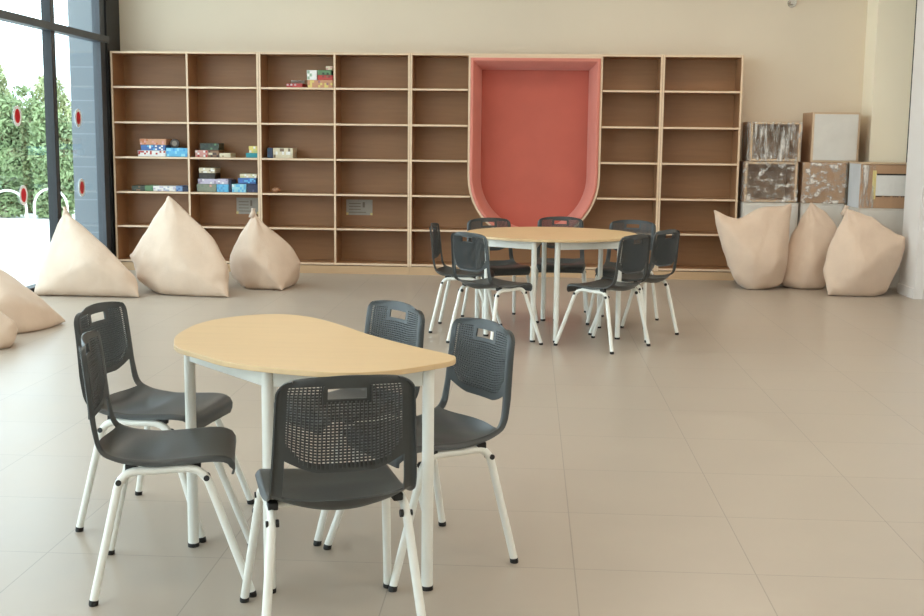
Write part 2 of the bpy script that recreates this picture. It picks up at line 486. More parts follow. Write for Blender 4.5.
# ------------------------------------------------------------------ games on the shelves
PAL = {}
def pcol(c):
    k = tuple(c)
    if k not in PAL:
        PAL[k] = plain('print_%02x%02x%02x' % k, srgb(*c), 0.4, 0.08, 30)
    return PAL[k]
def game(name, label, cat, x0, x1, z0, z1, cols, y=12.32, dep=0.22, seed=0, group='game boxes on the bookcase shelves', rot=0, lid=True, ry=0):
    rnd = random.Random(hash(label) % 1000 if seed == 0 else seed)
    w, h = x1-x0, z1-z0
    t = thing(name, label, cat, ((x0+x1)/2, y, z0), rot, group)
    if ry: t.rotation_euler = (0, ry, rot)
    mats = [pcol(c) for c in cols]
    bm = bmesh.new()
    f = box(bm, -w/2, w/2, 0.003, dep-0.003, 0, h*0.45 if lid else h)
    finish('box_base' if lid else 'box', bm, [mats[0]], t, bevel=0.0015, segs=1)
    if lid:
        bm = bmesh.new(); box(bm, -w/2-0.001, w/2+0.001, 0, dep, h*0.45, h); finish('lid', bm, [mats[0]], t, bevel=0.0015, segs=1)
    # printed pattern on the front: blocks in the box colours, as a slightly proud label
    bm = bmesh.new()
    nx = max(2, int(w/0.021)); nz = 3 if h > 0.05 else 2
    for i in range(nx):
        for j in range(nz):
            mi = rnd.choice([0]*3 + list(range(len(mats))))
            a = -w/2+0.004 + (w-0.008)*i/nx; b = -w/2+0.004 + (w-0.008)*(i+1)/nx
            c = 0.004+(h-0.008)*j/nz; d = 0.004+(h-0.008)*(j+1)/nz
            box(bm, a, b, -0.0012, 0.002, c, d, mi)
    finish('printed_label', bm, mats, t)
    return t
S3, S4, S1 = 1.2121, 0.8451, 1.9471   # shelf tops, rows 3, 4 and 1
W_, RED, ORG, BLU, LBL, DGR, GRN, NVY, TEA, YEL, CRM, LIL, BRN, PNK = (228,226,222), (176,60,52), (196,142,106), (66,104,164), (98,176,216), (52,62,48), (96,132,92), (40,46,76), (42,140,150), (214,196,112), (212,200,172), (190,182,200), (128,96,70), (206,150,140)
GB = 'game_box'
game(GB, 'white and red game box at the bottom of the stack in the leftmost bay', 'game box', -4.163, -3.862, S3, 1.276, [W_, RED, W_], seed=3)
game(GB, 'blue game box in the middle of the stack in the leftmost bay', 'game box', -4.13, -3.865, 1.277, 1.335, [BLU, LBL, BLU, W_], seed=4)
game(GB, 'orange game box on top of the stack in the leftmost bay', 'game box', -4.14, -3.855, 1.336, 1.399, [ORG, PNK, (190,110,70)], seed=5)
game(GB, 'light blue game box right of the stack in the leftmost bay', 'game box', -3.856, -3.625, S3, 1.306, [LBL, (70,150,210), LBL, (140,205,225)], seed=6)
t = thing('board_game_wheel', 'dark round game piece leaning on the wall above the light blue box', 'game', (-3.79, 12.40, 1.3075), 0, None)
bm = bmesh.new(); prism(bm, [(0.052*math.cos(2*PI*k/24), 0.046+0.046*math.sin(2*PI*k/24)) for k in range(24)], 0.0, 0.03, axis='y'); finish('wheel', bm, pcol((78, 66, 58)), t, bevel=0.003)
bm = bmesh.new(); prism(bm, [(0.028*math.cos(2*PI*k/24), 0.046+0.026*math.sin(2*PI*k/24)) for k in range(24)], -0.006, 0.0005, axis='y'); finish('dial', bm, pcol((150, 138, 124)), t)
game(GB, 'dark green flat game box at the left end of the leftmost low row', 'game box', -4.239, -4.10, S4, 0.902, [DGR, BRN, DGR], seed=7)
game(GB, 'green flat game box second from left in the low row', 'game box', -4.097, -4.012, S4, 0.906, [GRN, (60,130,90), GRN], seed=8)
game(GB, 'long white flat game box in the middle of the low row', 'game box', -4.008, -3.764, S4, 0.902, [W_, LIL, (160,170,190)], seed=9)
game(GB, 'blue flat game box right of the long white one in the low row', 'game box', -3.760, -3.690, S4, 0.905, [(120,150,190), BLU], seed=10)
game(GB, 'navy flat game box at the right end of the low row', 'game box', -3.686, -3.618, S4, 0.903, [NVY, (30,36,50)], seed=11)
game(GB, 'red and white game box at the left of the second bay, upper row', 'game box', -3.545, -3.41, S3, 1.286, [PNK, RED, W_], seed=12)
game(GB, 'dark green game box lying on top of the red one in the second bay', 'game box', -3.49, -3.29, 1.2885, 1.36, [DGR, GRN, (40,46,40)], seed=13)
game(GB, 'brown game box under the dark green one in the second bay', 'game box', -3.405, -3.29, S3, 1.286, [BRN, CRM, (70,50,40)], seed=14)
game(GB, 'small beige game box alone beside the stack in the second bay', 'game box', -3.284, -3.165, S3, 1.257, [CRM, (170,150,120)], seed=15)
game(GB, 'teal game box at the right end of the second bay, upper row', 'game box', -2.999, -2.872, S3, 1.262, [TEA, (30,120,140)], seed=16)
game(GB, 'yellow and white game box on top of the teal one', 'game box', -2.966, -2.872, 1.263, 1.335, [YEL, W_, (180,190,120)], seed=17)
game(GB, 'grey green game box at bottom left of the second bay, lower row', 'game box', -3.534, -3.325, S4, 0.928, [(130,136,116), PNK, (120,128,110)], seed=18)
game(GB, 'sky blue game box beside the grey green one, lower row', 'game box', -3.321, -3.192, S4, 0.928, [LBL, (80,150,200)], seed=19)
game(GB, 'long lilac and white game box bridging the two lower boxes', 'game box', -3.521, -3.195, 0.9295, 0.984, [LIL, W_, (150,140,160)], seed=20)
game(GB, 'dark brown game box on the lilac one in the second bay', 'game box', -3.509, -3.335, 0.9855, 1.043, [(46,38,32), (60,52,46)], seed=21)
game(GB, 'cream game box at the very top of the lower-row stack', 'game box', -3.508, -3.336, 1.0445, 1.10, [CRM, (160,140,120), W_], seed=22)
game(GB, 'navy upright game box standing in the middle of the lower row', 'game box', -3.186, -3.162, S4, 0.976, [NVY, (30,50,90)], seed=23, lid=False)
game(GB, 'pale blue and white game box right of the navy upright one', 'game box', -3.157, -3.003, S4, 0.932, [(150,205,220), W_, LBL], seed=24)
game(GB, 'blue game box lying across two boxes at the right of the lower row', 'game box', -3.089, -2.895, 0.9375, 0.998, [BLU, LBL, (60,110,190)], seed=25)
game(GB, 'cream game box on top of the blue one at the right of the lower row', 'game box', -3.067, -2.886, 0.9995, 1.042, [CRM, W_, (190,190,140)], seed=26)
game(GB, 'dark navy game box in the bottom right corner of the lower row', 'game box', -2.999, -2.872, S4, 0.936, [NVY, (70,74,104), (30,32,50)], seed=27)
game(GB, 'red flat game box with papers alone on the highest shelf', 'game box', -2.56, -2.39, S1, 1.99, [RED, (140,40,50), (200,180,180)], seed=28)
game(GB, 'orange and yellow game box at the base of the stack on the highest shelf', 'game box', -2.335, -2.068, S1, 2.027, [ORG, YEL, (160,110,120), YEL], seed=29)
game(GB, 'white and green game box above the orange one on the highest shelf', 'game box', -2.341, -2.236, 2.0285, 2.128, [W_, (150,176,150), W_], seed=30)
game(GB, 'dark red game box on the orange one on the highest shelf', 'game box', -2.228, -2.068, 2.0285, 2.078, [RED, BRN, (120,50,50)], seed=31)
game(GB, 'green game box on the dark red one on the highest shelf', 'game box', -2.228, -2.085, 2.0795, 2.129, [GRN, W_, DGR], seed=32)
game(GB, 'small beige game box crowning the stack on the highest shelf', 'game box', -2.14, -2.072, 2.1305, 2.17, [CRM, PNK], seed=33)
game(GB, 'navy game box standing on the third shelf of the second bookcase', 'game box', -2.772, -2.714, S3, 1.318, [NVY, (30,70,90)], seed=34, lid=False)
game(GB, 'cream game box with dark lettering blocks beside the navy one', 'game box', -2.708, -2.498, S3, 1.318, [CRM, (120,100,80), W_, CRM], seed=35)
# papers lying on the red box
t = thing('loose_paper', 'crumpled white sheets lying on the red box on the highest shelf', 'paper', (-2.44, 12.33, 1.9915), 0.2)
bm = bmesh.new()
for k in range(3):
    vs = []
    g = [[bm.verts.new((-0.07+0.14*i/6, 0.02+0.14*j/6, 0.002+0.012*k+0.012*abs(noise.noise(Vector((i*0.6, j*0.6, k*3.1)))))) for i in range(7)] for j in range(7)]
    for j in range(6):
        for i in range(6): bm.faces.new((g[j][i], g[j][i+1], g[j+1][i+1], g[j+1][i]))
o = finish('sheet_stack', bm, M['paper'], t); s = o.modifiers.new('solid', 'SOLIDIFY'); s.thickness = 0.001
# small tan pouch
bm = bmesh.new(); bmesh.ops.create_icosphere(bm, subdivisions=3, radius=1)
for v in bm.verts:
    n_ = noise.noise(v.co*2.2)
    v.co = Vector((v.co.x*0.048*(1+0.25*n_), v.co.y*0.04*(1+0.2*n_), max(-0.027, v.co.z*0.030*(1+0.35*n_))))
o = finish('pouch', bm, pcol((158, 116, 86)), None, True, 180); o.location = (-2.687, 12.36, S4-0.0+0.0275)
tag(o, 'small tan cloth pouch alone on a lower shelf of the second bookcase', 'pouch')
# notices taped to the bookcase backs
def notice(label, x0, x1, z0, z1):
    t = thing('notice_sheet', label, 'notice', ((x0+x1)/2, D0+DEP-0.0125, (z0+z1)/2), 0, 'notices on the bookcase backs')
    w, h = (x1-x0)/2, (z1-z0)/2
    bm = bmesh.new(); box(bm, -w, w, -0.002, -0.0002, -h, h); finish('sheet', bm, M['notice'], t)
    bm = bmesh.new()
    for k in range(4): box(bm, -w*0.8, w*(0.1 if k < 3 else 0.5), -0.003, -0.0021, h*0.55-k*h*0.38-0.008, h*0.55-k*h*0.38)
    box(bm, w*0.25, w*0.42, -0.003, -0.0021, 0, h*0.7)
    finish('print_lines', bm, M['notice_print'], t)
    for s in (-1, 1):
        bm = bmesh.new(); box(bm, s*w*0.92-0.012, s*w*0.92+0.012, -0.0036, -0.0022, -h, -h*0.7); finish('tape_strip', bm, M['tape'], t)
M['notice'] = plain('notice_paper', srgb(176, 172, 160), 0.5, 0.05)
M['notice_print'] = plain('notice_print', srgb(128, 118, 104), 0.5, 0.05)
notice('grey notice sheet behind the third beanbag from the window', -3.182, -2.937, 0.598, 0.775)
notice('grey notice sheet in the bay left of the nook', -1.975, -1.69, 0.605, 0.771)

# ------------------------------------------------------------------ wrapped boxes right
BY, BD = 12.18, 0.44
def cubby(label, x0, x1, z0, z1, film_mat, name='wrapped_cabinet'):
    """open wooden cube wrapped in crinkled film"""
    t = thing(name, label, 'cabinet', ((x0+x1)/2, BY, z0), 0, 'wrapped cabinets stacked by the column')
    w, h, th = (x1-x0)/2-0.012, z1-z0, 0.024
    for nm, b in (('side_panel', (-w, -w+th, 0, BD, 0.004, h)), ('side_panel', (w-th, w, 0, BD, 0.004, h)),
                  ('top_panel', (-w+th, w-th, 0, BD, h-th, h)), ('bottom_panel', (-w+th, w-th, 0, BD, 0.004, 0.004+th)),):
        bm = bmesh.new(); f = box(bm, *b); f[2].material_index = 1; finish(nm, bm, [M['cardboard'], M['pale_ply']], t, bevel=0.002, segs=1)
    bm = bmesh.new(); box(bm, -w+th, w-th, BD-0.015, BD-0.003, 0.02, h-th); finish('back_panel', bm, M['dark_inside'], t)
    bm = bmesh.new()
    nx, nz = 34, 28
    g = []
    for j in range(nz+1):
        row = []
        for i in range(nx+1):
            u, v = i/nx, j/nz
            x = -w-0.008 + (2*w+0.016)*u; z = 0.005 + (h-0.007)*v
            d = min(u, 1-u, v, 1-v)
            y = -0.006 + (0.03*min(d*6, 1))*(0.6+noise.noise(Vector((x*9+z0*7, z*5, z0*3+x0)))) - 0.008*noise.noise(Vector((x*25, z*14, x0)))
            row.append(bm.verts.new((x, max(y, -0.016), z)))
        g.append(row)
    for j in range(nz):
        for i in range(nx): bm.faces.new((g[j][i], g[j][i+1], g[j+1][i+1], g[j+1][i]))
    # film carried round the left side
    g2 = []
    for j in range(nz+1):
        row = [g[j][0]]
        for i in range(1, 12):
            u = i/11; z = 0.005+(h-0.007)*j/nz
            row.append(bm.verts.new((-w-0.006-0.008*(0.5+noise.noise(Vector((u*6, z*9, x0*5)))), -0.004+u*(BD-0.02), z)))
        g2.append(row)
    for j in range(nz):
        for i in range(11): bm.faces.new((g2[j][i], g2[j][i+1], g2[j+1][i+1], g2[j+1][i]))
    finish('plastic_wrap', bm, film_mat, t, True, 180)
    return t
cubby('film-wrapped open wooden cabinet on top, next to the bookcase', 2.232, 2.764, 1.238, 1.640, M['film_glint'])
cubby('film-wrapped open wooden cabinet in the middle of the stack by the bookcase', 2.196, 2.748, 0.822, 1.2365, M['film_crumple'])

def panel_box(label, x0, x1, y0, dep, z0, z1, side, face, frame, name='packed_cabinet', inset=0.02, cat='cabinet', group=None):
    t = thing(name, label, cat, ((x0+x1)/2, y0, z0), 0, group)
    w, h = (x1-x0)/2, z1-z0
    bm = bmesh.new(); f = box(bm, -w, w, 0, dep, 0, h); f[2].material_index = 1
    finish('carcass', bm, [side, frame], t, bevel=0.004)
    if face:
        bm = bmesh.new(); box(bm, -w+inset, w-inset, -0.010, -0.0005, inset, h-inset); finish('front_panel', bm, face, t, bevel=0.004)
    return t
panel_box('packed cabinet with a white front panel and brown sides, top right of the stacks', 2.858, 3.334, BY, BD, 1.238, 1.742, M['cardboard'], M['white_panel'], M['pale_ply'])
t = panel_box('brown cardboard box in loose film, beneath the white-fronted cabinet', 2.79, 3.222, BY, BD, 0.822, 1.2365, M['cardboard'], None, M['cardboard'], name='cardboard_box', cat='box')
bm = bmesh.new()   # loose crumpled film over its face and right side
nx, nz = 40, 36; g = []
for j in range(nz+1):
    row = []
    for i in range(nx+1):
        u, v = i/nx, j/nz
        p = Vector((u*5, v*4, 1.7)); r = max(0, u-0.6)/0.4
        row.append(bm.verts.new((-0.23+0.452*u, -0.02-0.018*abs(noise.noise(p*1.7))-0.045*r*abs(noise.noise(p*2.6+Vector((3,1,0)))), 0.0+0.412*v)))
    g.append(row)
for j in range(nz):
    for i in range(nx): bm.faces.new((g[j][i], g[j][i+1], g[j+1][i+1], g[j+1][i]))
finish('plastic_wrap', bm, M['film_crumple'], t, True, 180)

# labelled cabinet by the column
t = panel_box('packed cabinet with a taped paper label on its brown front, beside the right wall', 3.247, 3.765, 11.75, 0.41, 0.80, 1.232, M['blue_foam'], None, M['cardboard'])
def child_box(nm, b, m, bev=0.001):
    bm = bmesh.new(); box(bm, *b); return finish(nm, bm, m, t, bevel=bev, segs=1)
child_box('top_board', (-0.262, 0.262, -0.012, 0.41, 0.4325, 0.448), M['pale_ply'], 0.003)
child_box('label_paper', (-0.108, 0.225, -0.004, -0.0005, 0.125, 0.335), M['paper'])
child_box('label_tape', (-0.140, -0.104, -0.006, -0.0042, 0.09, 0.37), M['tape'])
child_box('label_tape', (0.196, 0.235, -0.006, -0.0042, 0.10, 0.34), M['tape'])
child_box('label_bar', (-0.100, 0.19, -0.0058, -0.0042, 0.325, 0.341), M['ink'])
bm = bmesh.new()
for k in range(14):
    if k % 4 == 3: continue
    box(bm, -0.095+k*0.02, -0.095+k*0.02+0.013, -0.0058, -0.0042, 0.112, 0.124)
finish('label_print', bm, M['ink'], t)
bm = bmesh.new()
nx, nz = 30, 24; g = []
for j in range(nz+1):
    row = []
    for i in range(nx+1):
        u, v = i/nx, j/nz
        row.append(bm.verts.new((-0.258+0.14*u, -0.008-0.012*abs(noise.noise(Vector((u*4, v*5, 9)))), 0.004+0.42*v)))
    g.append(row)
for j in range(nz):
    for i in range(nx): bm.faces.new((g[j][i], g[j][i+1], g[j+1][i+1], g[j+1][i]))
finish('plastic_wrap', bm, M['film_glint'], t, True, 180)
# white bottom row
panel_box('white wrapped cabinet on the floor beneath the wrapped wooden cabinets', 2.20, 2.76, BY, BD, 0.0, 0.8205, M['white_wrap'], M['white_panel'], M['white_wrap'], group=None)
panel_box('white wrapped cabinet on the floor beneath the cardboard box', 2.785, 3.225, BY, BD, 0.0, 0.8205, M['white_wrap'], M['white_panel'], M['white_wrap'])
panel_box('white wrapped cabinet on the floor beneath the labelled cabinet', 3.247, 3.765, 11.75, 0.41, 0.0, 0.7985, M['white_wrap'], M['white_panel'], M['white_wrap'])

# sprinkler on the back wall
t = thing('wall_sprinkler', 'small chrome sprinkler head high on the back wall', 'sprinkler', (2.69, YB, 2.868))
bm = bmesh.new(); prism(bm, [(0.045*math.cos(2*PI*k/24), 0.045*math.sin(2*PI*k/24)) for k in range(24)], -0.012, -0.0003, axis='y'); finish('escutcheon', bm, M['chrome'], t, True)
bm = bmesh.new(); tube(bm, [(0, -0.012, 0), (0, -0.06, 0), (0, -0.065, 0), (0, -0.075, 0)], [0.014, 0.014, 0.022, 0.022], 14); finish('nozzle', bm, M['chrome'], t, True)
bm = bmesh.new(); box(bm, -0.03, 0.03, -0.10, -0.096, -0.02, 0.02); tube(bm, [(-0.02, -0.07, 0), (-0.022, -0.098, 0)], 0.004, 8); tube(bm, [(0.02, -0.07, 0), (0.022, -0.098, 0)], 0.004, 8); finish('deflector', bm, M['chrome'], t)

# ------------------------------------------------------------------ bean bags
def beanbag(label, pts, pins, infl=0.035, sm=10, seed=0, wr=0.015, group=None, dents=()):
    """sack: hull of its corner points, smoothed and puffed out; corners in pins stay pointed"""
    bm = bmesh.new()
    c = Vector((sum(p[0] for p in pts)/len(pts), sum(p[1] for p in pts)/len(pts), 0))
    vs = [bm.verts.new(Vector(p)-c) for p in pts]
    r = bmesh.ops.convex_hull(bm, input=vs)
    bmesh.ops.delete(bm, geom=[g for g in r['geom_interior'] if isinstance(g, bmesh.types.BMVert)], context='VERTS')
    bmesh.ops.triangulate(bm, faces=bm.faces[:])
    pin = [Vector(pts[i])-c for i in pins]
    bmesh.ops.subdivide_edges(bm, edges=bm.edges[:], cuts=3, use_grid_fill=True)
    bmesh.ops.triangulate(bm, faces=bm.faces[:])
    bmesh.ops.subdivide_edges(bm, edges=bm.edges[:], cuts=1, use_grid_fill=True)
    bmesh.ops.triangulate(bm, faces=bm.faces[:])
    bmesh.ops.subdivide_edges(bm, edges=bm.edges[:], cuts=1, use_grid_fill=True)
    sm = sm*3
    def near(co):
        return min((co-p).length for p in pin) if pin else 9
    pinned = {v for v in bm.verts if near(v.co) < 1e-4}
    free = [v for v in bm.verts if v not in pinned]
    for it in range(sm):
        new = {}
        for v in free:
            a = Vector((0, 0, 0)); k = 0
            for e in v.link_edges: a += e.other_vert(v).co; k += 1
            w_ = 0.55*min(1, near(v.co)/0.22)
            new[v] = v.co*(1-w_) + a/k*w_
        for v, q in new.items(): v.co = q
    bmesh.ops.recalc_face_normals(bm, faces=bm.faces)
    bm.normal_update()
    off = {}
    for v in bm.verts:
        d = near(v.co); k = min(1, d/0.25)
        p = v.co*3.2 + Vector((seed*3.1, seed*1.7, 0))
        q = v.co*11 + Vector((seed*2.1, 4, seed))
        off[v] = infl*k + wr*noise.noise(p)*k + (0.35+1.1*max(0, 1-d/0.3))*wr*noise.noise(q)*min(1, d/0.04)
    for p_ in pin:                       # gathers running down from the raised corners
        if p_.z < 0.3: continue
        for v in bm.verts:
            q = v.co - p_; d = q.length
            if d < 0.34:
                fall = min(1, d/0.06)*max(0, 1-d/0.34)
                off[v] += 0.011*fall*math.sin(9*math.atan2(q.y, q.x) + 3*noise.noise(v.co*4) + seed)
    nm = {v: v.normal.copy() for v in bm.verts}
    for v in bm.verts: v.co += nm[v]*off[v]
    for pc, rad, vec in dents:
        for v in bm.verts:
            k = max(0, 1-(v.co+c-Vector(pc)).length/rad); v.co += Vector(vec)*(k*k*(3-2*k))
    for v in bm.verts:
        if v.co.z < 0.004: v.co.z = 0.002 + 0.3*max(0, v.co.z+0.0)*0
    o_ = thing('beanbag', label, 'beanbag', (c.x, c.y, 0), 0, group)
    b = finish('sack', bm, M['bag_canvas'], o_, True, 180)
    s = b.modifiers.new('sub', 'SUBSURF'); s.levels = 1; s.render_levels = 1
    return o_
def tie(o, pos, d, L=0.06):
    """gathered corner tab"""
    p = Vector(pos)-Vector(o.location); d = Vector(d).normalized()
    bm = bmesh.new()
    tube(bm, [tuple(p - d*0.07), tuple(p - d*0.03), tuple(p), tuple(p + d*L*0.4)], [0.040, 0.026, 0.016, 0.021], 10)
    for v in bm.verts: v.co += Vector((noise.noise(v.co*40), noise.noise(v.co*40+Vector((3,3,3))), 0))*0.006
    finish('corner_tab', bm, M['bag_canvas'], o, True, 180)
G_L, G_R = 'beanbags by the window', 'beanbags in front of the packed cabinets'
b = beanbag('cream beanbag nearest the window glass, its peak in front of the mullion', [(-4.21,10.42,0.76),(-4.41,10.12,0.0),(-3.43,10.10,0.0),(-3.47,10.18,0.14),(-4.40,10.75,0.0),(-3.95,10.8,0.0),(-4.36,10.4,0.24),(-3.85,10.05,0.32),(-4.3,10.16,0.2),(-3.62,10.12,0.26)], [0, 1, 2], 0.025, 7, 1, group=G_L)
tie(b, (-4.21,10.42,0.76), (-0.15,0,1))
b = beanbag('cream beanbag second from the window, tallest pointed peak', [(-3.325,10.62,0.91),(-3.70,10.60,0.33),(-3.60,10.5,0.13),(-3.33,10.32,0.0),(-2.655,10.22,0.0),(-2.69,10.38,0.25),(-2.86,10.5,0.48),(-3.5,11.05,0.0),(-3.05,11.0,0.0),(-3.2,10.28,0.35),(-3.0,10.22,0.22)], [0, 1, 4], 0.025, 6, 2, group=G_L)
b = beanbag('cream beanbag third from the window, slimmer and nearest the empty shelves', [(-2.632, 11.074, 0.735), (-2.865, 11.024, 0.3), (-2.835, 10.973, 0.12), (-2.652, 10.831, 0.0), (-2.296, 10.77, 0.0), (-2.19, 11.125, 0.25), (-2.276, 11.125, 0.4), (-2.784, 11.43, 0.0), (-2.276, 11.379, 0.0), (-2.581, 10.79, 0.32), (-2.398, 10.79, 0.2)], [0, 4], 0.022, 6, 3, group=G_L)
tie(b, (-2.632,11.07,0.735), (0.1,0,0.9), 0.04)
beanbag('tan beanbag slumped at the left edge with a pointed front corner', [(-4.15,8.5,0.55),(-3.50,8.62,0.015),(-3.62,8.1,0.0),(-4.2,7.95,0.0),(-3.72,8.42,0.27),(-4.4,8.9,0.0),(-3.8,9.0,0.0),(-3.75,8.05,0.25),(-3.57,8.4,0.12)], [1], 0.03, 7, 4, group=G_L)
beanbag('tan beanbag cut by the left edge of the frame, in front of the slumped one', [(-3.60,7.6,0.27),(-3.44,7.6,0.16),(-3.47,7.55,0.03),(-3.6,7.35,0.0),(-4.1,7.3,0.0),(-4.2,7.75,0.3),(-4.1,7.9,0.0),(-3.6,7.85,0.02),(-3.9,7.4,0.3)], [], 0.03, 6, 5, group=G_L)
b = beanbag('cream beanbag right of the bookcase, two pointed upper corners', [(1.80,11.62,0.785),(2.04,11.68,0.69),(2.61,11.78,0.86),(2.52,11.6,0.28),(2.52,11.55,0.04),(2.19,11.48,0.0),(2.02,11.52,0.12),(1.89,11.58,0.45),(2.36,11.9,0.0),(2.15,11.95,0.0),(2.2,11.42,0.35),(2.2,11.95,0.4),(2.4,11.42,0.25)], [0, 2], 0.02, 6, 6, group=G_R, dents=[((2.06,11.68,0.78), 0.26, (0.0,0,-0.10))])
b = beanbag('cream beanbag in the middle of the three by the boxes, leaning left-down', [(2.809, 11.884, 0.859), (2.657, 11.823, 0.594), (2.535, 11.712, 0.214), (2.484, 11.712, 0.044), (2.697, 11.58, 0), (2.93, 11.62, 0), (3.093, 11.762, 0.594), (2.981, 11.864, 0.744), (2.636, 12.08, 0), (2.991, 12.08, 0), (2.788, 11.56, 0.294)], [0], 0.02, 6, 7, group=G_R)
b = beanbag('cream beanbag nearest the right wall, wide with a gathered corner', [(3.03,11.38,0.83),(3.26,11.33,0.77),(3.565,11.25,0.56),(3.575,11.25,0.42),(3.39,11.2,0.03),(3.25,11.12,0.0),(2.83,11.12,0.0),(2.81,11.25,0.24),(2.89,11.3,0.56),(3.1,11.55,0.0),(3.42,11.55,0.0),(3.1,11.02,0.3),(3.25,11.6,0.4)], [0, 2, 6], 0.02, 6, 8, group=G_R)
tie(b, (3.03,11.38,0.82), (0.1,-0.3,0.9), 0.05)

# ------------------------------------------------------------------ school chair
CP = [(0.186, 0.378), (0.187, 0.405), (0.172, 0.426), (0.12, 0.434), (0.02, 0.428), (-0.08, 0.424), (-0.155, 0.428), (-0.206, 0.446), (-0.232, 0.482), (-0.242, 0.53), (-0.249, 0.60), (-0.259, 0.70), (-0.272, 0.80)]
def cat(P, n=20):
    out = []
    for i in range(len(P)-1):
        p0 = P[max(i-1, 0)]; p1 = P[i]; p2 = P[i+1]; p3 = P[min(i+2, len(P)-1)]
        for k in range(n):
            t = k/n
            out.append(tuple(0.5*((2*p1[a]) + (-p0[a]+p2[a])*t + (2*p0[a]-5*p1[a]+4*p2[a]-p3[a])*t*t + (-p0[a]+3*p1[a]-3*p2[a]+p3[a])*t**3) for a in (0, 1)))
    out.append(P[-1]); return out
CURVE = cat(CP)
LEN = [0]
for a, b in zip(CURVE, CURVE[1:]): LEN.append(LEN[-1] + math.hypot(a[0]-b[0], a[1]-b[1]))
LT = LEN[-1]
def at_s(s):
    s = min(max(s, 0), LT)
    lo = 0
    for i in range(len(LEN)-1):
        if LEN[i+1] >= s: lo = i; break
    t = (s-LEN[lo])/max(LEN[lo+1]-LEN[lo], 1e-9)
    a, b = CURVE[lo], CURVE[lo+1]
    dy, dz = b[0]-a[0], b[1]-a[1]; L = math.hypot(dy, dz)
    return a[0]+dy*t, a[1]+dz*t, dy/L, dz/L
def s_of_z(z):
    for i in range(len(CURVE)-1, 0, -1):
        if CURVE[i-1][1] <= z: return LEN[i-1] + (LEN[i]-LEN[i-1])*(z-CURVE[i-1][1])/max(CURVE[i][1]-CURVE[i-1][1], 1e-9)
    return 0
SA0, SB0 = s_of_z(0.462), s_of_z(0.533)
UA = 0.83
def halfw(s):
    keys = [(0, 0.168), (0.03, 0.185), (0.09, 0.198), (0.25, 0.203), (0.40, 0.203), (0.50, 0.200), (0.62, 0.194), (LT, 0.186)]
    w = keys[-1][1]
    for (a, wa), (b, wb) in zip(keys, keys[1:]):
        if a <= s <= b:
            t = (s-a)/(b-a); w = wa + (wb-wa)*t; break
    r = 0.042
    d = LT - s
    if d < r: w = w - r + math.sqrt(max(r*r - (r-d)**2, 0))
    return w
def shell_pt(u, s, off=0.0):
    s2 = s
    if s > SB0: s2 = s - 0.018*u*u*(s-SB0)/(LT-SB0)
    y, z, ty, tz = at_s(s2)
    n = (tz, -ty)
    k = min(max((s-0.28)/0.22, 0), 1)
    dish = (0.010*(1-k) + 0.028*k + 0)*u*u + 0.034*max(0, 1-abs(s-0.41)/0.16)*(u*u-0.75)
    if s < 0.07: dish *= s/0.07
    e = max(0, (abs(u)-0.93)/0.07)
    fl = -0.016*e*e
    if s < 0.02: fl *= 0.3
    d = dish + fl + off
    return Vector((u*halfw(s), y+n[0]*d, z+n[1]*d))
def sA(u):
    q = min(abs(u)/UA, 1); return SA0 - 0.020*q*q + 0.0
def sB(u):
    q = min(abs(u)/UA, 1); return SB0 + 0.034*max(0, (q-0.45)/0.55)**1.5
US = [-1, -0.988, -0.97, -0.94, -0.90, -0.865, -UA]
mid = [-0.83 + 1.66*k/36 for k in range(1, 36)]
US = US + mid + [UA, 0.865, 0.90, 0.94, 0.97, 0.988, 1]
